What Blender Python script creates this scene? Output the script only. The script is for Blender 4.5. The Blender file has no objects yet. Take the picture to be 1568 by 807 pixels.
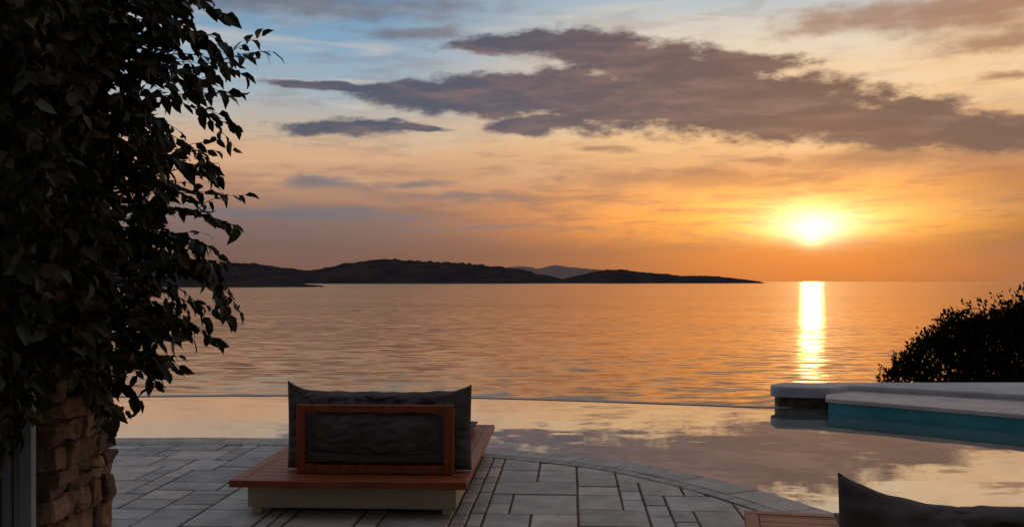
import bpy, bmesh, math, random
import numpy as np
from mathutils import Vector, Matrix, noise, geometry
random.seed(7); rng=np.random.default_rng(7)
S=bpy.context.scene
S.view_settings.view_transform='Standard'
S.view_settings.look='None'
S.view_settings.exposure=0
def lin(c):
    return tuple(((x/255)/12.92 if x/255<=0.04045 else ((x/255+0.055)/1.055)**2.4) for x in c)
F=1524.0
# ------------------------------------------------------------------ helpers
def obj(name,me,parent=None,mat=None,smooth=False):
    o=bpy.data.objects.new(name,me); S.collection.objects.link(o)
    if parent: o.parent=parent
    if mat:
        me.materials.append(mat)
    if smooth:
        for p in me.polygons: p.use_smooth=True
    return o
def empty(name,loc=(0,0,0),rz=0):
    o=bpy.data.objects.new(name,None); o.location=loc; o.rotation_euler=(0,0,rz)
    S.collection.objects.link(o); return o
def mesh(name,v,f):
    me=bpy.data.meshes.new(name); me.from_pydata([tuple(a) for a in v],[],f); me.update(); return me
def box_bm(bm,x0,x1,y0,y1,z0,z1):
    vs=[bm.verts.new(p) for p in [(x0,y0,z0),(x1,y0,z0),(x1,y1,z0),(x0,y1,z0),(x0,y0,z1),(x1,y0,z1),(x1,y1,z1),(x0,y1,z1)]]
    for f in [(3,2,1,0),(4,5,6,7),(0,1,5,4),(1,2,6,5),(2,3,7,6),(3,0,4,7)]:
        bm.faces.new([vs[i] for i in f])
    return vs
def boxes(name,lst,mat,parent=None,bev=0.004):
    bm=bmesh.new()
    for b in lst: box_bm(bm,*b)
    if bev: bmesh.ops.bevel(bm,geom=bm.edges[:],offset=bev,segments=2,affect='EDGES',profile=0.5)
    me=bpy.data.meshes.new(name); bm.to_mesh(me); bm.free()
    return obj(name,me,parent,mat)
def prism(name,poly,z0,z1,mat,parent=None,bev=0.0):
    bm=bmesh.new()
    a=[bm.verts.new((x,y,z0)) for x,y in poly]; b=[bm.verts.new((x,y,z1)) for x,y in poly]
    n=len(poly)
    bm.faces.new(a); bm.faces.new(b)
    for i in range(n): bm.faces.new([a[i],a[(i+1)%n],b[(i+1)%n],b[i]])
    bmesh.ops.recalc_face_normals(bm,faces=bm.faces)
    if bev:
        ed=[e for e in bm.edges if (e.verts[0].co.z>z1-1e-5 or e.verts[1].co.z>z1-1e-5)]
        bmesh.ops.bevel(bm,geom=ed,offset=bev,segments=3,affect='EDGES',profile=0.5)
    me=bpy.data.meshes.new(name); bm.to_mesh(me); bm.free()
    return obj(name,me,parent,mat)
def spline(pts,n=12):
    out=[]
    P=[Vector(p) for p in pts]
    P=[P[0]*2-P[1]]+P+[P[-1]*2-P[-2]]
    for i in range(1,len(P)-2):
        for k in range(n):
            t=k/n
            a,b,c,d=P[i-1],P[i],P[i+1],P[i+2]
            out.append(0.5*((2*b)+(c-a)*t+(2*a-5*b+4*c-d)*t*t+(3*b-a-3*c+d)*t**3))
    out.append(P[-2]); return out
# ------------------------------------------------------------------ materials
class NT:
    def __init__(s,nt): s.nt=nt
    def n(s,t,**k):
        x=s.nt.nodes.new(t)
        for a,b in k.items(): setattr(x,a,b)
        return x
    def put(s,sock,v):
        if isinstance(v,bpy.types.NodeSocket): s.nt.links.new(v,sock)
        elif v is not None:
            if isinstance(v,(tuple,list)) and len(v)==3 and sock.type=='RGBA': v=(*v,1)
            sock.default_value=v
    def m(s,op,a,b=None,c=None,clamp=False):
        x=s.n('ShaderNodeMath',operation=op); x.use_clamp=clamp
        s.put(x.inputs[0],a); s.put(x.inputs[1],b)
        if c is not None: s.put(x.inputs[2],c)
        return x.outputs[0]
    def v(s,op,a,b=None):
        x=s.n('ShaderNodeVectorMath',operation=op)
        s.put(x.inputs[0],a)
        if b is not None: s.put(x.inputs[1],b)
        return x.outputs['Value'] if op in('LENGTH','DOT_PRODUCT') else x.outputs[0]
    def vs(s,a,f):
        x=s.n('ShaderNodeVectorMath',operation='SCALE'); s.put(x.inputs[0],a); s.put(x.inputs['Scale'],f); return x.outputs[0]
    def mix(s,f,a,b,bt='MIX'):
        x=s.n('ShaderNodeMix',data_type='RGBA',blend_type=bt)
        s.put(x.inputs[0],f); s.put(x.inputs[6],a); s.put(x.inputs[7],b)
        return x.outputs[2]
    def ss(s,v,a,b,c=0.0,d=1.0,t='SMOOTHSTEP'):
        x=s.n('ShaderNodeMapRange',interpolation_type=t)
        s.put(x.inputs[0],v); s.put(x.inputs[1],a); s.put(x.inputs[2],b); s.put(x.inputs[3],c); s.put(x.inputs[4],d)
        return x.outputs[0]
    def noise(s,vec,scale,detail=4,rough=0.5,dist=0.0):
        x=s.n('ShaderNodeTexNoise'); s.put(x.inputs['Vector'],vec)
        x.inputs['Scale'].default_value=scale; x.inputs['Detail'].default_value=detail
        x.inputs['Roughness'].default_value=rough; x.inputs['Distortion'].default_value=dist
        return x.outputs
    def ramp(s,f,stops):
        x=s.n('ShaderNodeValToRGB'); s.put(x.inputs[0],f)
        e=x.color_ramp.elements
        while len(e)<len(stops): e.new(0.5)
        for i,(p,c) in enumerate(sorted(stops,key=lambda q:q[0])):
            e[i].position=p; e[i].color=(*c,1)
        return x.outputs[0]
def newmat(name):
    m=bpy.data.materials.new(name); m.use_nodes=True
    m.node_tree.nodes.clear(); t=NT(m.node_tree)
    out=t.n('ShaderNodeOutputMaterial'); return m,t,out
def simple(name,c1,c2,scale=5,rough=0.6,bump=0.3,bd=0.01,bscale=40,stretch=(1,1,1),attr=None,spec=0.5,detail=3):
    m,t,out=newmat(name)
    tc=t.n('ShaderNodeTexCoord')
    vec=t.v('MULTIPLY',tc.outputs['Object'],stretch)
    n1=t.noise(vec,scale,detail,0.6)[0]
    col=t.mix(t.ss(n1,0.3,0.7),c1,c2)
    if attr:
        a=t.n('ShaderNodeAttribute',attribute_name=attr)
        col=t.mix(1.0,col,a.outputs['Color'],'MULTIPLY')
    b=t.n('ShaderNodeBsdfPrincipled'); t.put(b.inputs['Base Color'],col)
    n2=t.noise(vec,bscale,3,0.65)[0]
    t.put(b.inputs['Roughness'],t.ss(n2,0.2,0.8,rough-0.08,rough+0.08,'LINEAR'))
    b.inputs['Specular IOR Level'].default_value=spec
    bp=t.n('ShaderNodeBump'); bp.inputs['Strength'].default_value=bump; bp.inputs['Distance'].default_value=bd
    t.put(bp.inputs['Height'],n2); t.put(b.inputs['Normal'],bp.outputs[0])
    t.put(out.inputs[0],b.outputs[0]); return m
tile_mat=simple('paving_stone',(0.31,0.275,0.255),(0.53,0.47,0.435),4.0,0.55,0.5,0.008,22,attr='tint',detail=5)
grout_mat=simple('grout',(0.07,0.04,0.028),(0.12,0.07,0.05),8,0.9,0.4,0.01,60)
wood_mat=simple('iroko_wood',(0.24,0.062,0.022),(0.38,0.11,0.038),4,0.5,0.15,0.002,30,stretch=(0.6,8,8),spec=0.22)
wood_dark=simple('iroko_frame',(0.24,0.055,0.02),(0.36,0.09,0.03),4,0.45,0.15,0.002,30,stretch=(6,6,1),spec=0.3)
base_mat=simple('limed_wood',(0.46,0.37,0.25),(0.60,0.49,0.34),3,0.6,0.2,0.003,30,stretch=(0.5,6,8))
fabric=simple('grey_canvas',(0.085,0.074,0.069),(0.13,0.113,0.106),3,0.9,0.5,0.003,160,spec=0.15)
white_mat=simple('lime_plaster',(0.38,0.38,0.42),(0.54,0.53,0.56),2,0.7,0.5,0.012,12,detail=6)
coping_mat=simple('plaster_coping',(0.46,0.37,0.35),(0.62,0.52,0.49),3,0.6,0.4,0.01,18,detail=6)
teal_mat=simple('pool_plaster',(0.03,0.25,0.30),(0.05,0.33,0.38),1.5,0.5,0.3,0.01,10)
stone_mat=simple('rubble_stone',(0.12,0.065,0.036),(0.30,0.175,0.10),7,0.85,0.8,0.02,25,attr='tint')
darkstone=simple('dark_stone',(0.07,0.04,0.03),(0.16,0.10,0.07),9,0.85,0.8,0.03,18)
mortar=simple('mortar',(0.10,0.07,0.05),(0.16,0.11,0.08),9,0.9,0.5,0.02,30)
shut_mat=simple('painted_shutter',(0.25,0.26,0.29),(0.33,0.34,0.36),3,0.6,0.2,0.003,40)
ground_mat=simple('dry_hillside',(0.09,0.07,0.045),(0.05,0.06,0.03),0.6,0.95,0.8,0.1,4)
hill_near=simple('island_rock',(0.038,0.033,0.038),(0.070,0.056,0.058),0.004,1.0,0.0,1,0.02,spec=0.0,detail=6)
hill_far=simple('island_haze',(0.30,0.22,0.20),(0.33,0.24,0.22),0.003,1.0,0.0,1,0.02,spec=0.0)  # aerial haze painted in as a paler base colour for the distant mountains
bark=simple('bark',(0.035,0.022,0.015),(0.07,0.045,0.03),20,0.9,0.5,0.005,60)
def leafmat(name,spec,rough):
    m,t,out=newmat(name)
    a=t.n('ShaderNodeAttribute',attribute_name='tint')
    b=t.n('ShaderNodeBsdfPrincipled'); t.put(b.inputs['Base Color'],a.outputs['Color'])
    b.inputs['Roughness'].default_value=rough; b.inputs['Specular IOR Level'].default_value=spec
    t.put(out.inputs[0],b.outputs[0]); return m
leaf_mat=leafmat('leaf',0.25,0.5); leaf_mat2=leafmat('shrub_leaf',0.05,0.85)
def watermat(name,deep,layers,base_refl,rough,tint,power,patch=None):
    # wave slopes taken straight from noise vectors, so ripples survive at grazing distance
    m,t,out=newmat(name)
    tc=t.n('ShaderNodeTexCoord'); P=tc.outputs['Object']
    tot=None
    for (st,sc,det,ax,ay) in layers:
        c=t.noise(t.v('MULTIPLY',P,st),sc,det,0.55)[1]
        s_=t.v('MULTIPLY',t.v('SUBTRACT',c,(0.5,0.5,0.5)),(ax,ay,0))
        tot=s_ if tot is None else t.v('ADD',tot,s_)
    if patch:
        pf=t.ss(t.noise(t.v('MULTIPLY',P,patch),1,3,0.6,0.5)[0],0.35,0.65,0.5,1.2)
        tot=t.vs(tot,pf)
    nrm=t.v('NORMALIZE',t.v('ADD',tot,(0,0,1)))
    lw=t.n('ShaderNodeLayerWeight'); lw.inputs[0].default_value=0.5; t.put(lw.inputs['Normal'],nrm)
    f=t.m('POWER',lw.outputs['Facing'],power)
    f=t.m('MULTIPLY_ADD',f,1-base_refl,base_refl,clamp=True)
    g=t.n('ShaderNodeBsdfGlossy'); g.inputs['Roughness'].default_value=rough; g.inputs['Color'].default_value=(*tint,1)
    t.put(g.inputs['Normal'],nrm)
    d=t.n('ShaderNodeBsdfDiffuse'); d.inputs[0].default_value=(*deep,1)
    mx=t.n('ShaderNodeMixShader'); t.put(mx.inputs[0],f); t.put(mx.inputs[1],d.outputs[0]); t.put(mx.inputs[2],g.outputs[0])
    t.put(out.inputs[0],mx.outputs[0]); return m
pool_mat=watermat('pool_water',(0.17,0.23,0.235),[((0.8,1.6,1),1.6,2,0.006,0.020),((1,1.5,1),7,1,0.002,0.005)],0.05,0.01,(0.90,0.87,0.84),1.75)
sea_mat=watermat('sea_water',(0.05,0.046,0.045),[((0.2,1,1),0.03,1,0.04,0.06),((0.34,1,1),0.46,2,0.30,0.27)],0.03,0.13,(0.92,0.77,0.62),2.7,(0.0015,0.008,1))

# ------------------------------------------------------------------ camera
cam=bpy.data.cameras.new('camera'); co=bpy.data.objects.new('camera',cam); S.collection.objects.link(co)
cam.sensor_width=36; cam.lens=36*F/1568; cam.shift_y=27.5/1568
co.location=(0,0,1.5); co.rotation_euler=(math.radians(90),0,0)
cam.clip_start=0.05; cam.clip_end=200000
S.camera=co
# ------------------------------------------------------------------ world
SUN_AZ=math.atan(459/F); SUN_EL=math.radians(2.75)
W=bpy.data.worlds.new('World'); S.world=W; W.use_nodes=True
W.node_tree.nodes.clear(); t=NT(W.node_tree)
def AE(px,py):
    a=math.atan((px-784)/F); return a, math.atan((431-py)/F*math.cos(a))
tc=t.n('ShaderNodeTexCoord'); D=tc.outputs['Generated']
sp=t.n('ShaderNodeSeparateXYZ'); t.put(sp.inputs[0],D)
az=t.m('ARCTAN2',sp.outputs[0],sp.outputs[1]); el=t.m('ARCSINE',sp.outputs[2])
cb=t.n('ShaderNodeCombineXYZ'); t.put(cb.inputs[0],az); t.put(cb.inputs[1],el); Q=cb.outputs[0]
D1=t.v('MULTIPLY',D,(1,1,3.2))
wn=t.noise(D1,9,3,0.6)[1]
w1=t.v('MULTIPLY',t.v('SUBTRACT',wn,(0.5,0.5,0.5)),(0.10,0.026,0))
P1=t.v('ADD',Q,w1)
stre=t.noise(t.v('MULTIPLY',D,(1,1,9)),5,3,0.6,0.4)[0]
stre2=t.noise(t.v('MULTIPLY',D,(1,1,6)),14,4,0.62,0.3)[0]
fine=t.noise(t.v('MULTIPLY',D,(1,1,2.6)),24,5,0.64)[0]
elw=t.m('ADD',el,t.m('MULTIPLY',t.m('SUBTRACT',stre,0.5),0.035))
E=t.m('DIVIDE',elw,0.35)
def st(lst): return [(max(0,math.atan((431-y)/F)/0.35),lin(c)) for y,c in lst]
rl=t.ramp(E,st([(431,(106,85,84)),(400,(106,89,90)),(350,(120,99,98)),(318,(142,111,101)),(285,(184,139,112)),(245,(212,168,132)),(205,(196,174,152)),(150,(160,174,182)),(90,(134,166,192)),(0,(106,144,176)),(-110,(108,136,160))]))
rc=t.ramp(E,st([(431,(124,76,60)),(400,(140,84,60)),(370,(176,106,66)),(335,(210,130,76)),(300,(212,142,90)),(270,(202,146,104)),(230,(232,182,130)),(180,(240,200,152)),(120,(236,204,164)),(60,(218,206,188)),(0,(172,188,198)),]))
rr=t.ramp(E,st([(431,(106,70,62)),(380,(114,74,62)),(330,(138,90,68)),(280,(162,108,80)),(230,(200,148,106)),(150,(242,200,150)),(80,(230,194,154)),(0,(192,162,142)),(-90,(150,145,150))]))
a1=AE(520,0)[0]; a2=AE(1060,0)[0]; a3=AE(1320,0)[0]; a4=AE(1560,0)[0]
base=t.mix(t.ss(az,a1,a2),rl,rc)
base=t.mix(t.ss(az,a3,a4),base,rr)
vf=t.m('MULTIPLY',t.ss(stre2,0.48,0.70),t.ss(el,0.0,0.16,0.6,0.25))
base=t.mix(vf,base,lin((124,95,93)))
lf=t.m('MULTIPLY',t.ss(stre,0.50,0.72),t.ss(el,0.06,0.2,0.0,0.35))
base=t.mix(lf,base,lin((236,214,184)))
def field(blobs,P):
    cur=None
    for (x,y,rx,ry) in blobs:
        a,e=AE(x,y)
        d=t.v('LENGTH',t.v('MULTIPLY',t.v('SUBTRACT',P,(a,e,0)),(F/rx,F/ry,0)))
        if cur is None: cur=d
        else: cur=t.m('SMOOTH_MIN',cur,d,0.35)
    return cur
dark=[(500,133,100,8),(640,144,95,24),(770,145,150,37),(920,152,170,49),(1050,156,180,51),(1190,166,170,47),(1330,186,160,35),(1490,202,190,24),
      (780,72,120,14),(895,72,100,31),(990,96,130,34),(1120,104,120,26),
      (530,196,90,14),(625,194,50,9),(820,190,100,14),(1375,158,50,10)]
veil=[(930,228,70,10),(500,283,90,12),(640,284,80,7),(760,303,230,9),(1160,243,60,6),(780,350,220,6),(1330,28,150,28),(1500,15,150,42),(1540,62,110,22),(1545,118,55,8),(1090,272,280,22),(1380,240,220,20),
      (460,0,330,30),(620,56,120,14),(420,330,330,14),(1480,310,160,30)]
mo=t.m('MULTIPLY',t.m('SUBTRACT',fine,0.5),1.6)
dd=t.m('ADD',t.m('SUBTRACT',1.14,field(dark,P1)),mo)
dd=t.ss(dd,-0.06,0.46)
vv=t.m('ADD',t.m('SUBTRACT',1.0,field(veil,P1)),mo)
vv=t.m('MULTIPLY',t.ss(vv,-0.1,0.8),0.76)
ccol=t.mix(t.ss(az,AE(560,0)[0],AE(1300,0)[0]),lin((76,83,103)),lin((106,81,78)))
ccol=t.mix(t.ss(stre2,0.40,0.78,0,0.6),ccol,lin((146,114,106)))
vcol=t.mix(t.ss(az,AE(500,0)[0],AE(1100,0)[0]),lin((104,106,120)),lin((150,106,86)))
base=t.mix(vv,base,vcol)
hi=t.m('MULTIPLY',t.ss(stre,0.5,0.7),t.ss(el,0.30,0.5,0.0,0.5))
base=t.mix(hi,base,lin((130,122,128)))
base=t.mix(t.ss(el,0.33,1.1),base,(0.32,0.325,0.365))
def gauss(px,py,rx,ry,P=Q):
    a,e=AE(px,py)
    d=t.v('LENGTH',t.v('MULTIPLY',t.v('SUBTRACT',P,(a,e,0)),(F/rx,F/ry,0)))
    return t.m('EXPONENT',t.m('MULTIPLY',t.m('MULTIPLY',d,d),-1.0))
P2=t.v('ADD',Q,t.v('MULTIPLY',w1,(0.45,0.4,0)))
def addc(base,f,c): return t.mix(1.0,base,t.mix(f,(0,0,0),c),'ADD')
band=t.ss(stre2,0.42,0.66,1.0,0.5)
base=addc(base,t.m('MULTIPLY',gauss(1240,325,310,60,P2),band),(0.52,0.19,0.0))
base=addc(base,t.m('MULTIPLY',gauss(1245,335,180,42,P2),band),(0.42,0.27,0.05))
base=t.mix(dd,base,ccol)
base=addc(base,gauss(1248,341,82,28,P2),(0.60,0.54,0.34))
base=addc(base,gauss(1244,350,44,23,P2),(0.85,0.78,0.62))
hz=t.m('MULTIPLY',t.ss(t.m('ADD',el,t.m('MULTIPLY',t.m('SUBTRACT',stre2,0.5),0.012)),AE(1243,394)[1],AE(1243,354)[1],1.0,0.0),0.72)
base=t.mix(hz,base,t.mix(gauss(1243,400,280,60),lin((114,86,79)),lin((200,110,60))))
base=addc(base,gauss(1243,368,16,10),(0.7,0.55,0.25))
back=t.ss(sp.outputs[1],0.25,-0.5)
base=t.mix(back,base,(0.088,0.084,0.09))
sky=t.n('ShaderNodeTexSky',sky_type='NISHITA'); sky.sun_disc=False; sky.sun_elevation=SUN_EL; sky.sun_rotation=SUN_AZ
bg1=t.n('ShaderNodeBackground'); t.put(bg1.inputs[0],sky.outputs[0]); bg1.inputs[1].default_value=0.006
bg2=t.n('ShaderNodeBackground'); t.put(bg2.inputs[0],base); bg2.inputs[1].default_value=1.0
ad=t.n('ShaderNodeAddShader'); t.put(ad.inputs[0],bg1.outputs[0]); t.put(ad.inputs[1],bg2.outputs[0])
wo=t.n('ShaderNodeOutputWorld'); t.put(wo.inputs[0],ad.outputs[0])
try:
    W.cycles.sampling_method='MANUAL'; W.cycles.sample_map_resolution=512
except Exception as ex: print(ex)
sl=bpy.data.lights.new('sun','SUN'); sl.energy=0.016; sl.angle=math.radians(1.2); sl.color=(1.0,0.60,0.22)
so=bpy.data.objects.new('sun',sl); S.collection.objects.link(so)
sd=Vector((math.sin(SUN_AZ)*math.cos(SUN_EL),math.cos(SUN_AZ)*math.cos(SUN_EL),math.sin(SUN_EL)))
so.rotation_euler=sd.to_track_quat('Z','Y').to_euler(); so.location=(10,20,10)

# ------------------------------------------------------------------ sea, islands, ground
R=90000
me=mesh('sea',[(-R,20,0),(R,20,0),(R,R,0),(-R,R,0)],[(0,1,2,3)])
sea=obj('sea',me,None,sea_mat); sea.location=(0,0,-15)
def island(name,prof,Dd,depth,mat,seed,rough=0.12):
    zs=-15
    xs=np.linspace(prof[0][0],prof[-1][0],260)
    ys=np.interp(xs,[p[0] for p in prof],[p[1] for p in prof])
    k=np.ones(9)/9; ysm=np.convolve(np.pad(ys,4,'edge'),k,'valid')
    V=[];Fc=[];M=22
    for j in range(M+1):
        s=j/M
        for i,x in enumerate(xs):
            Y=Dd+(s-0.35)*depth
            X=(x-784)/F*Dd
            h=(431-ysm[i])/F*Dd+1.5-zs
            prf=math.sin(math.pi*min(1,max(0,s)))**0.8
            edge=min(1,min(i,len(xs)-1-i)/10)
            q=noise.fractal(Vector((X/ (Dd*0.02),Y/(Dd*0.02),seed)),0.6,2.1,6)
            z=zs-6+(h+6)*prf*(1+rough*q*(0.3+prf*0.7)*1.0)*edge
            V.append((X+q*Dd*0.002,Y,z))
    n=len(xs)
    for j in range(M):
        for i in range(n-1):
            a=j*n+i; Fc.append((a,a+1,a+1+n,a+n))
    obj(name,mesh(name,V,Fc),None,mat,True)
island('island_hills',[(130,420),(250,412),(310,404),(370,402),(400,408),(470,415),(520,404),(560,398),(590,397),(640,400),(700,403),(760,408),(800,414),(850,424),(885,433)],9000,2500,hill_near,1)
island('island_hills',[(820,433),(860,428),(890,421),(930,413),(960,413),(1000,418),(1050,422),(1100,423),(1140,427),(1165,431)],9300,1500,hill_near,2)
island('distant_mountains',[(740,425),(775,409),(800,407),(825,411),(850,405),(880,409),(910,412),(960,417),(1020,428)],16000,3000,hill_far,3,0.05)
island('headland',[(60,420),(200,422),(300,424),(340,423),(400,427),(440,432),(465,436),(495,438)],3000,420,hill_near,5)
V=[];Fc=[];nx,ny=90,90
for j in range(ny+1):
    for i in range(nx+1):
        x=-90+180*i/nx; y=-60+150*j/ny
        z=-1.5-max(0,y-15)*0.33+max(0,-y-8)*0.15
        g=math.exp(-((x-19)/8.0)**2-((y-31)/6.0)**2)
        z+=4.6*g
        if y>17 or y<-6: z+=noise.fractal(Vector((x*.15,y*.15,0)),1,2,4)*0.5
        V.append((x,y,z))
for j in range(ny):
    for i in range(nx):
        a=j*(nx+1)+i; Fc.append((a,a+1,a+nx+2,a+nx+1))
obj('hillside_ground',mesh('hillside_ground',V,Fc),None,ground_mat,True)

# ------------------------------------------------------------------ pool
near=spline([(-9,8.9),(-6,9.35),(-3.79,9.52),(-2.2,9.52),(-.95,9.25),(-.17,8.93),(.675,8.47),(1.14,8.07),(1.55,7.5),(1.82,7.03),(2.05,6.49),(2.45,5.6),(2.75,4.9),(2.95,4.2),(3.05,3.4),(3.1,-4)],8)
far=spline([(-9,12.3),(-7,12.85),(-5.15,13.22),(-3.1,13.37),(-1.95,13.30),(-.29,13.06),(.97,12.75),(2.25,12.36),(3.2,12.1),(4.2,12.3),(6,11.4),(10,8.9)],10)
def tess(name,poly,z,mat,parent=None):
    tri=geometry.tessellate_polygon([[Vector((p[0],p[1],0)) for p in poly]])
    V=[(p[0],p[1],z) for p in poly]
    me=mesh(name,V,[tuple(a) for a in tri])
    bm=bmesh.new(); bm.from_mesh(me); bmesh.ops.recalc_face_normals(bm,faces=bm.faces)
    bm.faces.ensure_lookup_table()
    for f in bm.faces:
        if f.normal.z<0: f.normal_flip()
    bm.to_mesh(me); bm.free()
    return obj(name,me,parent,mat)
pool=empty('infinity_pool')
wat=[(p.x,p.y) for p in far]+[(10,-4)]+[(p.x,p.y) for p in reversed(near)]
tess('water_surface',wat,-0.035,pool_mat,pool)
def ribbon(name,line,z0,z1,off,mat,parent,flip=1):
    V=[];Fc=[]
    n=len(line)
    for i,p in enumerate(line):
        d=(line[min(i+1,n-1)]-line[max(i-1,0)]).normalized(); nn=Vector((-d.y,d.x))*off
        q=p+nn
        V+=[(p.x,p.y,z0),(p.x,p.y,z1),(q.x,q.y,z1),(q.x,q.y,z0)]
    for i in range(n-1):
        a=i*4;b=a+4
        for k in range(4): Fc.append((a+k,b+k,b+(k+1)%4,a+(k+1)%4))
    me=mesh(name,V,Fc); bm=bmesh.new(); bm.from_mesh(me); bmesh.ops.recalc_face_normals(bm,faces=bm.faces); bm.to_mesh(me); bm.free()
    return obj(name,me,parent,mat)
ribbon('overflow_edge',far,-1.45,-0.027,0.12,coping_mat,pool)
ribbon('near_wall',near,-1.4,-0.02,-0.05,teal_mat,pool)
pw=empty('pool_wall')
prism('face',[(3.66,11.52),(10,5.86),(10,8.4),(4.2,12.1),(3.9,12.0)],-1.4,0.105,teal_mat,pw)
prism('coping',[(3.62,11.50),(10.05,5.76),(10.05,8.7),(4.2,12.4),(3.86,12.2)],0.108,0.152,coping_mat,pw,0.012)
prism('parapet_foot',[(3.26,12.17),(3.80,12.04),(4.16,12.32),(10,8.75),(10,12.6),(3.45,12.55),(3.26,12.35)],-1.4,0.095,darkstone,pw)
prism('parapet',[(3.19,12.16),(3.22,12.11),(3.5,12.04),(3.83,11.98),(4.17,12.27),(10,8.62),(10,12.67),(3.42,12.62),(3.22,12.4),(3.185,12.25)],0.096,0.222,white_mat,pw,0.03)

# ------------------------------------------------------------------ terrace
terr=empty('stone_terrace')
def offs(line,o):
    n=len(line);out=[]
    for i,p in enumerate(line):
        d=(line[min(i+1,n-1)]-line[max(i-1,0)]).normalized(); out.append(p+Vector((d.y,-d.x))*o)
    return out
in1=offs(near,0.27); in2=offs(near,0.40)
bed=[(p.x,p.y) for p in offs(near,0.01)]+[(-9,-4)]
prism('grout_bed',bed,-0.6,-0.009,grout_mat,terr)
TV=[];TF=[];TC=[]
def add_tile(poly,j=0.008,z=0.0,tint=None):
    n=len(poly)
    if n<3: return
    P=[Vector(p) for p in poly]
    ar=sum(P[i].x*P[(i+1)%n].y-P[(i+1)%n].x*P[i].y for i in range(n))/2
    if ar<0: P.reverse(); ar=-ar
    if ar<0.003: return
    def inset(P,d):
        out=[];m=len(P)
        for i in range(m):
            a,b,c=P[i-1],P[i],P[(i+1)%m]
            e1=(b-a); e2=(c-b)
            if e1.length<1e-4 or e2.length<1e-4: out.append(b.copy()); continue
            e1.normalize(); e2.normalize()
            n1=Vector((-e1.y,e1.x)); n2=Vector((-e2.y,e2.x))
            k=1+n1.dot(n2)
            out.append(b+(n1+n2)*(d/max(k,0.4)))
        return out
    jj=j*random.uniform(.8,1.3)
    A=inset(P,jj); B=inset(P,jj+0.004)
    zt=z+random.uniform(-0.0018,0.0018)
    tx=random.uniform(-.003,.003); ty=random.uniform(-.003,.003)
    c=P[0]
    base=len(TV)
    for p in A: TV.append((p.x,p.y,-0.03))
    for p in A: TV.append((p.x,p.y,zt-0.004))
    for p in B: TV.append((p.x,p.y,zt+(p.x-c.x)*tx+(p.y-c.y)*ty))
    m=len(A)
    for k in range(m):
        k2=(k+1)%m
        TF.append((base+k,base+k2,base+m+k2,base+m+k)); TF.append((base+m+k,base+m+k2,base+2*m+k2,base+2*m+k))
    TF.append(tuple(base+2*m+k for k in range(m)))
    if tint is None:
        b=random.uniform(0.66,1.10); w=random.uniform(-0.05,0.07)
        tint=(b*(1+w),b,b*(1-w*1.2))
    TC.extend([tint]*(2*m+1))
clip=[(p.x,p.y) for p in in2 if p.x>-8.5]
def cliptile(poly):
    out=[Vector(p) for p in poly]
    for i in range(len(clip)-1):
        a=Vector(clip[i]); b=Vector(clip[i+1]); e=b-a; nn=Vector((e.y,-e.x))
        if min((p-(a+b)/2).length for p in out)>1.6: continue
        new=[]
        for k in range(len(out)):
            p,q=out[k],out[(k+1)%len(out)]
            dp=(p-a).dot(nn); dq=(q-a).dot(nn)
            if dp>=0: new.append(p)
            if (dp>=0)!=(dq>=0): new.append(p+(q-p)*(dp/(dp-dq)))
        out=new
        if len(out)<3: return []
    return out
def inside(pt):
    best=None
    for i in range(len(clip)-1):
        a=Vector(clip[i]); b=Vector(clip[i+1]); mm=(a+b)/2
        d=(pt-mm).length
        if best is None or d<best[0]:
            e=b-a; best=(d,(pt-a).dot(Vector((e.y,-e.x))))
    return best[1]>0
rot=math.radians(-3.4); cr,sr=math.cos(rot),math.sin(rot)
def T(x,y):
    return (-0.30+x*cr-y*sr, 6.0+x*sr+y*cr)
def emit(x0,x1,y0,y1):
    poly=[T(x0,y0),T(x1,y0),T(x1,y1),T(x0,y1)]
    c=Vector(T((x0+x1)/2,(y0+y1)/2))
    ins=[inside(Vector(p)) for p in poly]
    if not any(ins) and not inside(c): return
    if all(ins): add_tile(poly); return
    r=cliptile(poly)
    if len(r)>=3: add_tile([(p.x,p.y) for p in r])
def ashlar(x0,x1,y0,y1,u):
    nx=int(round((x1-x0)/u)); ny=int(round((y1-y0)/u)); ux=(x1-x0)/nx
    g=np.zeros((nx,ny),bool)
    sizes=[(2,2),(3,2),(2,3),(3,3),(4,2),(2,4),(3,4),(4,3),(1,2),(2,1)]
    wts=[3,5,4,5,4,2,3,3,1,1]
    for j in range(ny):
        for i in range(nx):
            if g[i,j]: continue
            opts=[]
            for s,w in zip(sizes,wts):
                if i+s[0]<=nx and j+s[1]<=ny and not g[i:i+s[0],j:j+s[1]].any(): opts+= [s]*w
            s=random.choice(opts) if opts else (1,1)
            g[i:i+s[0],j:j+s[1]]=True
            emit(x0+i*ux,x0+(i+s[0])*ux,y0+j*u,y0+(j+s[1])*u)
ashlar(-8.2,-1.30,-6,4.5,0.15)
ashlar(-1.12,-0.10,-6,4.5,0.15)
ashlar(0.10,3.7,-6,4.5,0.15)
for bx in (-1.30,-1.21):
    y=-6+random.random()*.2
    while y<4.5: l=random.uniform(.2,.36); emit(bx,bx+.09,y,y+l); y+=l
for bx in (-0.10,0.0):
    y=-6+random.random()*.2
    while y<4.5: l=random.uniform(.22,.4); emit(bx,bx+.10,y,y+l); y+=l
def band_(o0,o1,L,tb):
    A=offs(near,o0); B=offs(near,o1)
    i=0
    while i<len(near)-1:
        k=i; s=0; tgt=L*random.uniform(.8,1.2)
        while k<len(near)-1 and s<tgt: s+=(near[k+1]-near[k]).length; k+=1
        poly=[(A[q].x,A[q].y) for q in range(i,k+1)]+[(B[q].x,B[q].y) for q in range(k,i-1,-1)]
        b=tb*random.uniform(.92,1.06); add_tile(poly,0.004,0.002,(b,b*.985,b*.97)); i=k
nf=[near[0]]
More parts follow.
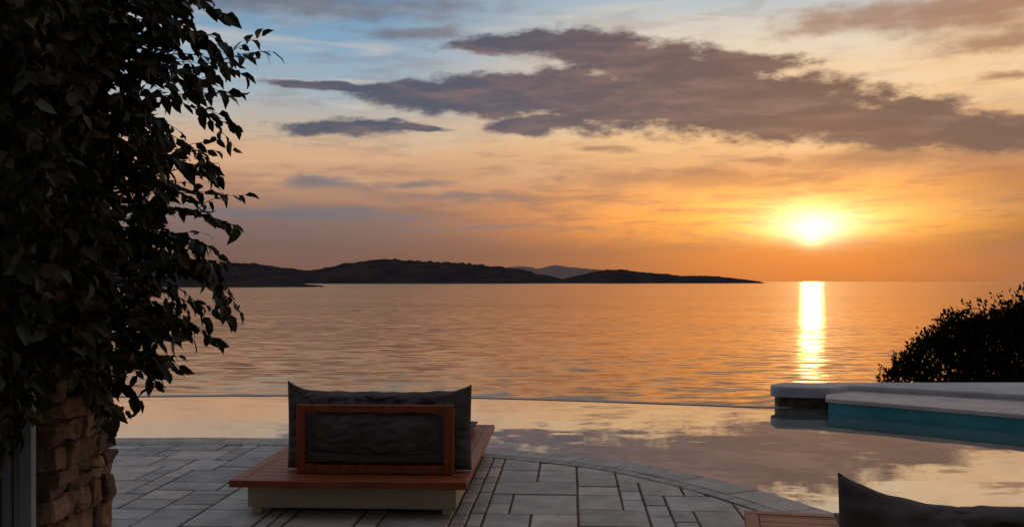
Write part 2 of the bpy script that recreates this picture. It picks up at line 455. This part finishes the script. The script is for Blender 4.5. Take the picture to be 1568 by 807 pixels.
for i in range(len(near)-1):
    a,b=near[i],near[i+1]; n=max(1,int((b-a).length/0.05))
    for k in range(1,n+1): nf.append(a+(b-a)*k/n)
near_s=near; near=nf
band_(-0.02,0.27,0.55,0.88)
band_(0.275,0.395,0.14,0.72)
near=near_s
me=mesh('paving',TV,TF)
at=me.attributes.new('tint','FLOAT_COLOR','FACE')
at.data.foreach_set('color',[c for tcol in TC for c in (*tcol,1)])
obj('paving',me,terr,tile_mat)

# ------------------------------------------------------------------ daybeds
def pillow(name,w,h,tk,cx,cy,cz,parent,mat,ears=(0,0),pinch=0.05,axis='back',seed=0,wr=0.012,tilt=0.0,ep=7,sag=0.0):
    n=84; m=50; V=[];Fc=[]
    for side in (-1,1):
        for j in range(m+1):
            for i in range(n+1):
                u=-1+2*i/n; v=-1+2*j/m
                x=w/2*u*(1-pinch*0.35*(1-v*v)); z=h/2*v*(1-pinch*(1-u**4))
                th=tk/2*(max(0,(1-abs(u)**4))*max(0,(1-abs(v)**3)))**0.55
                if v>0:
                    e=ears[0] if u<0 else ears[1]
                    z+=e*(abs(u)**ep)*v**2
                    z-=sag*(1-u*u)*v*v*(1+0.5*noise.noise(Vector((u*2.5,seed,0))))
                q=noise.fractal(Vector((x*4+seed,z*6,side*3+seed)),0.8,2,3)
                rdg=abs(noise.noise(Vector((x*7+z*6+seed,z*13-x*4,seed*1.7))))
                rdg2=abs(noise.noise(Vector((x*22+seed,z*5,seed*2.1))))
                d=th+ (wr*1.4*q - wr*4.0*(0.3-rdg)*(rdg<0.3)- wr*2.4*(0.25-rdg2)*(rdg2<0.25)*abs(v))*min(1,th/(tk*.2))
                y=side*d
                z+= 0.8*wr*noise.noise(Vector((x*9,seed,2)))*abs(v)
                if axis=='back': V.append((cx+x,cy+y-(z)*math.tan(tilt),cz+z))
                else: V.append((cx+x,cy+z,cz+y))
    N=(n+1)*(m+1)
    for s in (0,1):
        for j in range(m):
            for i in range(n):
                a=s*N+j*(n+1)+i
                f=(a,a+1,a+n+2,a+n+1); Fc.append(f if s==0 else f[::-1])
    me=mesh(name,V,Fc)
    bm=bmesh.new(); bm.from_mesh(me); bmesh.ops.remove_doubles(bm,verts=bm.verts,dist=0.0015); bmesh.ops.recalc_face_normals(bm,faces=bm.faces); bm.to_mesh(me); bm.free()
    return obj(name,me,parent,mat,True)
def daybed(loc,rz,seed,ears,ep=6,sag=0.0,top=(1.12,0.712,0.0,0.02),cz=0.502,h=0.53):
    E=empty('outdoor_daybed',loc,rz)
    random.seed(seed)
    hw=0.76;L=2.55;zt=0.235
    slats=[]; y=0.075
    while y<L-0.08:
        y1=min(y+0.118,L-0.075); slats.append((-hw+0.075,hw-0.075,y,y1-0.005,zt-0.028,zt-0.002)); y=y1
    boxes('platform_slats',slats,wood_mat,E,0.003)
    boxes('platform_frame',[(-hw,hw,0,0.072,zt-0.045,zt),(-hw,hw,L-0.072,L,zt-0.045,zt),(-hw,-hw+0.072,0.0725,L-0.0725,zt-0.045,zt),(hw-0.072,hw,0.0725,L-0.0725,zt-0.045,zt)],wood_mat,E,0.004)
    bw=0.68
    boxes('plinth',[(-bw,bw,0.13,0.165,0.035,zt-0.047),(-bw,bw,L-0.165,L-0.13,0.035,zt-0.047),(-bw,-bw+0.035,0.166,L-0.166,0.035,zt-0.047),(bw-0.035,bw,0.166,L-0.166,0.035,zt-0.047)],base_mat,E,0.004)
    boxes('feet',[(sx*0.62-0.03,sx*0.62+0.03,yy-0.03,yy+0.03,0.0,0.0345) for sx in(-1,1) for yy in(0.16,L/2,L-0.16)],base_mat,E,0.004)
    c=0.13; fw=0.52; y0=0.24
    boxes('backrest_frame',[(c-fw,c-fw+0.058,y0,y0+0.045,zt+0.002,0.690),(c+fw-0.058,c+fw,y0,y0+0.045,zt+0.002,0.690),
      (c-fw+0.0585,c+fw-0.0585,y0+0.002,y0+0.043,0.640,0.688),(c-fw+0.0585,c+fw-0.0585,y0+0.002,y0+0.043,zt+0.004,zt+0.06)],wood_dark,E,0.005)
    pillow('back_cushion',1.25,h,0.25,c,y0+0.17,cz,E,fabric,ears,0.03,'back',seed,0.016,ep=ep,sag=sag)
    pillow('cushion_bulge',0.925,0.33,0.24,c,y0+0.085,0.49,E,fabric,(0,0),0.01,'back',seed+3,0.012)
    pillow('lower_bolster',0.92,0.085,0.14,c,y0+0.06,0.337,E,fabric,(0,0),0.02,'back',seed+5,0.005)
    pillow('top_bolster',top[0],0.09,0.17,c+top[2],y0+0.17,top[1],E,fabric,(top[3],top[3]),0.10,'back',seed+9,0.014)
    pillow('seat_mattress',0.95,1.8,0.12,c+0.03,1.42,zt+0.06,E,fabric,(0,0),0.01,'flat',seed+7,0.006)
    return E
daybed((-1.045,6.30,0),math.radians(-3.0),3,(0.062,0.04),7,0.0)
daybed((1.50,2.86,0),math.radians(-12),11,(0.07,0.03),4,0.03,(0.92,0.722,0.16,-0.02),0.512,0.55)

# ------------------------------------------------------------------ stone pillar + shutter
pil=empty('stone_pillar')
boxes('mortar_core',[(-2.58,-1.83,3.92,4.48,-0.01,3.2)],mortar,pil,0)
bm=bmesh.new(); lay=bm.loops.layers.float_color.new('tint')
random.seed(5)
def stoneblk(x0,x1,y0,y1,z0,z1):
    b2=bmesh.new(); vs=box_bm(b2,x0,x1,y0,y1,z0,z1)
    for v in vs: v.co+=Vector((0,random.uniform(-.012,.012),random.uniform(-.014,.014)))
    bmesh.ops.bevel(b2,geom=b2.edges[:],offset=0.014,segments=2,affect='EDGES',profile=0.6)
    bmesh.ops.subdivide_edges(b2,edges=[e for e in b2.edges if e.calc_length()>0.03],cuts=3,use_grid_fill=True)
    for v in b2.verts:
        q=noise.noise_vector(v.co*14)*0.018+noise.noise_vector(v.co*45)*0.006
        v.co+=q
    m=bpy.data.meshes.new('t'); b2.to_mesh(m); b2.free()
    b=random.uniform(.45,1.25); w=random.uniform(-.1,.1)
    k=len(bm.faces); bm.from_mesh(m); bm.faces.ensure_lookup_table()
    for f in bm.faces[k:]:
        for l in f.loops: l[lay]=(b*(1+w),b,b*(1-w),1)
    bpy.data.meshes.remove(m)
z=0.0
while z<3.15:
    h=random.uniform(.05,.13)
    y=3.90
    while y<4.5:
        l=min(random.uniform(.07,.24),4.5-y)
        if 4.5-y-l<0.06: l=4.5-y
        d=random.uniform(0,.03)
        stoneblk(-1.95,-1.812+d,y+.004,y+l-.004,z+.004,z+h-.004); y+=l
    x=-2.58
    while x<-1.96:
        l=min(random.uniform(.10,.24),-1.955-x)
        if -1.955-x-l<0.06: l=-1.955-x
        d=random.uniform(0,.02)
        stoneblk(x+.004,x+l-.004,3.905-d,4.0,z+.004,z+h-.004); x+=l
    z+=h
me=bpy.data.meshes.new('stones'); bm.to_mesh(me); bm.free(); obj('stones',me,pil,stone_mat,False)
sh=empty('window_shutter')
bl=[(-2.62,-2.57,3.80,3.84,0.02,2.2),(-1.885,-1.835,3.80,3.84,0.02,2.2),(-2.569,-1.886,3.802,3.838,2.12,2.198),(-2.569,-1.886,3.802,3.838,0.022,0.10)]
for k in range(15):
    x=-2.545+k*0.0455; bl.append((x,x+0.03,3.808,3.832,0.101,2.119))
boxes('shutter_panel',bl,shut_mat,sh,0.003)
boxes('hinges',[(-1.90,-1.84,3.842,3.89,zz,zz+.06) for zz in (0.4,1.8)],darkstone,sh,0.002)

# ------------------------------------------------------------------ foliage
LB=np.array([(0,0,0),(.28,-.26,.07),(.28,0,0),(.28,.26,.07),(.68,-.20,.0),(.68,0,-.07),(.68,.20,.0),(1,0,-.22)])
LFc=[(0,2,1),(0,3,2),(1,2,5,4),(2,3,6,5),(4,5,7),(5,6,7)]
def leafmesh(name,pos,dirs,L,cols,parent,mat,wid=1.0):
    n=len(pos); d=dirs/np.linalg.norm(dirs,axis=1,keepdims=True)
    r=rng.normal(size=(n,3)); r[:,2]+=0.9
    s=np.cross(r,d); s/=np.linalg.norm(s,axis=1,keepdims=True)
    u=np.cross(d,s)
    B=LB[None]*L[:,None,None]
    curl=rng.uniform(.3,1.8,n)[:,None]
    V=pos[:,None,:]+B[:,:,0:1]*d[:,None,:]+wid*B[:,:,1:2]*s[:,None,:]+(B[:,:,2]*curl)[:,:,None]*u[:,None,:]
    V=V.reshape(-1,3)
    Fc=[tuple(k*8+q for q in f) for k in range(n) for f in LFc]
    me=mesh(name,V,Fc)
    at=me.attributes.new('tint','FLOAT_COLOR','FACE')
    c=np.concatenate([np.repeat(cols,6,axis=0),np.ones((n*6,1))],axis=1)
    at.data.foreach_set('color',c.ravel())
    return obj(name,me,parent,mat,False)
def tubes(name,paths,parent,mat):
    V=[];Fc=[]
    for pts,r0,r1 in paths:
        n=len(pts);b=len(V)
        for i,p in enumerate(pts):
            d=(pts[min(i+1,n-1)]-pts[max(i-1,0)]).normalized()
            a=d.orthogonal().normalized(); c=d.cross(a)
            r=r0+(r1-r0)*i/(n-1)
            for k in range(6):
                an=k*math.pi/3; V.append(p+a*math.cos(an)*r+c*math.sin(an)*r)
        for i in range(n-1):
            for k in range(6):
                Fc.append((b+i*6+k,b+i*6+(k+1)%6,b+(i+1)*6+(k+1)%6,b+(i+1)*6+k))
    obj(name,mesh(name,V,Fc),parent,mat,True)
vine=empty('climbing_shrub')
bz=[.40,.62,.81,.98,1.144,1.31,1.585,1.86,2.14,2.41,2.69,3.2]
bx=[-2.35,-2.12,-1.99,-1.86,-1.77,-1.68,-1.60,-1.57,-1.60,-1.57,-1.62,-1.64]
pos=[];dr=[];Ls=[];cols=[]
def colr(n,lo=.4,hi=1.3):
    b=rng.uniform(lo,hi,n)[:,None]
    c=np.where(rng.random((n,1))<0.3,np.array([[0.078,0.052,0.022]]),np.array([[0.034,0.036,0.016]]))
    return c*b
N=14500
z=rng.uniform(.35,3.1,N); xb=np.interp(z,bz,bx)
y=rng.uniform(3.30,4.62,N)
lump=np.array([noise.noise(Vector((0,b*3,a*4.5))) for a,b in zip(z,y)])*0.20
u=rng.random(N)**1.5
x=xb+lump-u*(xb+3.0)
ok=~((x<-1.80)&(y>3.86)&(y<4.52))
ok&=~((z<1.0)&(x>-1.95)&(y>4.2))
x,y,z=x[ok],y[ok],z[ok]; n=len(x)
pos.append(np.stack([x,y,z],1)); d=rng.normal(size=(n,3))*.6; d[:,2]-=.5; d[:,0]+=.45; d[:,1]-=.25; dr.append(d)
Ls.append(rng.uniform(.05,.105,n)); cols.append(colr(n))
paths=[]
random.seed(21)
def twig(p,dirv,L,droop,leaf=0.085,r=0.0032,sub=True,gap=0.027):
    n=14; pts=[Vector(p)]; d=Vector(dirv).normalized()
    for i in range(n):
        d=(d+Vector((random.gauss(0,.08),random.gauss(0,.08),-droop/n+random.gauss(0,.07)))).normalized()
        pts.append(pts[-1]+d*(L/n))
    paths.append((pts,r,r*.4))
    k=max(5,int(L/gap))
    for i in range(k):
        tt=0.12+0.88*i/(k-1); f=tt*n; a=min(int(f),n-1); q=pts[a].lerp(pts[a+1],f-a)
        dd=(pts[a+1]-pts[a]).normalized()
        sd_=dd.cross(Vector((0,0,1))); sd_=sd_.normalized() if sd_.length>.01 else Vector((0,1,0))
        v=dd*random.uniform(.3,1.0)+sd_*(1 if i%2 else -1)*random.uniform(.2,.9)+Vector((random.gauss(0,.25),random.gauss(0,.25),random.uniform(-1.0,.15)))
        pos.append(np.array([[q.x,q.y,q.z]])); dr.append(np.array([[v.x,v.y,v.z]])); Ls.append(np.array([leaf*random.uniform(.55,1.05)])); cols.append(colr(1))
    if sub:
        for s in range(random.choice((1,2,3))):
            a=random.randint(2,10); dv=(pts[a+1]-pts[a]).normalized()+Vector((random.gauss(0,.4),random.gauss(0,.4),random.gauss(0.2,.6)))
            twig(pts[a],dv,L*random.uniform(.3,.5),droop,leaf*.85,r*.6,False,gap)
for (zz,L,up) in [(2.74,.40,1.1),(2.60,.36,.7),(2.45,.56,.75),(2.38,.52,.45),(2.30,.46,.2),(2.55,.50,.6),(2.18,.42,.1),(2.08,.40,.3),(1.98,.32,-.1),(1.85,.43,.5),(1.78,.46,.35),(1.72,.50,.20),(1.66,.50,.0),(1.60,.46,.05),(1.50,.42,.1),(1.42,.34,-.2),(1.36,.44,.15),(1.28,.38,-.1),(1.22,.30,-.4),(1.12,.28,-.3),(1.05,.24,-.5),(.95,.2,-.7),(2.85,.40,.5),(2.95,.36,.3),(.85,.2,-.8)]:
    for q in range(2):
        z0=zz+random.uniform(-.05,.05); yy=random.uniform(3.85,4.5)
        x0=float(np.interp(z0,bz,bx))-0.08
        twig((x0,yy,z0),(1,random.uniform(-.35,.25),up+random.gauss(0,.15)),L*random.uniform(.75,1.05)+.04,random.uniform(.4,1.1),leaf=random.uniform(.075,.105))
for k in range(90):
    z0=random.uniform(.7,3.0); yy=random.uniform(3.3,4.4); x0=float(np.interp(z0,bz,bx))-random.uniform(.05,.6)
    if x0<-1.8 and yy>3.8: yy=random.uniform(3.3,3.75)
    twig((x0,yy,z0),(random.uniform(.1,1),random.uniform(-.9,.1),random.uniform(-.6,.7)),random.uniform(.15,.28),random.uniform(.8,1.6),0.09,0.003,False)
for k in range(5):
    x0=-2.5+k*.13; pts=[Vector((x0,3.72+random.uniform(-.03,.05),0.0))]
    for i in range(16): pts.append(pts[-1]+Vector((random.gauss(.012,.03),random.gauss(-.004,.012),.19)))
    paths.append((pts,.016,.006))
leafmesh('leaves',np.concatenate(pos),np.concatenate(dr),np.concatenate(Ls),np.concatenate(cols),vine,leaf_mat)
tubes('stems',paths,vine,bark)

# large shrub on the slope beyond the pool, about 29 m away
sh2=empty('coastal_shrub'); pos=[];dr=[];Ls=[];cols=[];paths=[]
random.seed(9)
def w2(p): return Vector((p[0]*2,p[1]*2,1.5+(p[2]-1.5)*2))
def lobe(c,r,n):
    c=w2(c); r=[a*2 for a in r]; n=int(n*1.5)
    q=rng.normal(size=(n,3)); q/=np.linalg.norm(q,axis=1,keepdims=True)
    rad=rng.uniform(.35,1.0,n)**.5
    lm=np.array([noise.noise(Vector((a*2.6+c[0],b*2.6,cc*2.6)))for a,b,cc in q])*0.55
    p=np.array(c)+q*np.array(r)*(rad*(1+lm))[:,None]
    pos.append(p); d=q+rng.normal(size=(n,3))*.7; d[:,2]+=.5; dr.append(d); Ls.append(rng.uniform(.08,.17,n))
    cols.append(colr(n,.2,.6))
    for k in range(7):
        e=Vector(c)+Vector((random.uniform(-1,1)*r[0],random.uniform(-1,1)*r[1],random.uniform(0.2,1)*r[2]))*.8
        m=base.lerp(e,.5)+Vector((0,0,-.25)); paths.append(([base,m,e],.09,.012))
base=Vector((16.0,29.2,-2.2))
for c,r,n in [((8.6,14.7,.50),(1.8,1.1,1.0),6500),((7.45,14.5,.42),(.95,.8,.72),3400),((6.7,14.3,.42),(.75,.6,.60),2600),((6.1,14.2,.28),(.55,.5,.52),1700),((5.65,14.1,.03),(.38,.35,.36),900),((9.4,15,.9),(1.6,1.0,.95),4500),((7.8,14.5,.84),(.5,.4,.40),1000),((6.4,14.2,.82),(.34,.3,.27),450),((7.2,14.3,.88),(.35,.3,.27),450)]:
    lobe(c,r,n)
for k in range(240):
    a=random.random(); X=5.35+a*3.4; zt=float(np.interp(X,[5.3,5.7,6.1,6.6,7.1,7.5,8.0,9.5],[.14,.40,.70,.93,1.02,1.14,1.36,1.7]))
    p=w2((X,random.uniform(13.9,14.8),zt-.16)); dv=Vector((random.gauss(-.25,.4),random.gauss(0,.3),1)).normalized()
    L=random.uniform(.2,.6); paths.append(([p,p+dv*L*.5,p+dv*L],.010,.005))
    for i in range(14):
        q=p+dv*L*(i/13); pos.append(np.array([[*q]])); v=dv*.6+Vector((random.gauss(0,.6),random.gauss(0,.6),random.gauss(0,.3)))
        dr.append(np.array([[*v]])); Ls.append(np.array([random.uniform(.07,.13)])); cols.append(colr(1,.2,.6))
leafmesh('leaves',np.concatenate(pos),np.concatenate(dr),np.concatenate(Ls),np.concatenate(cols),sh2,leaf_mat2)
tubes('branches',paths,sh2,bark)
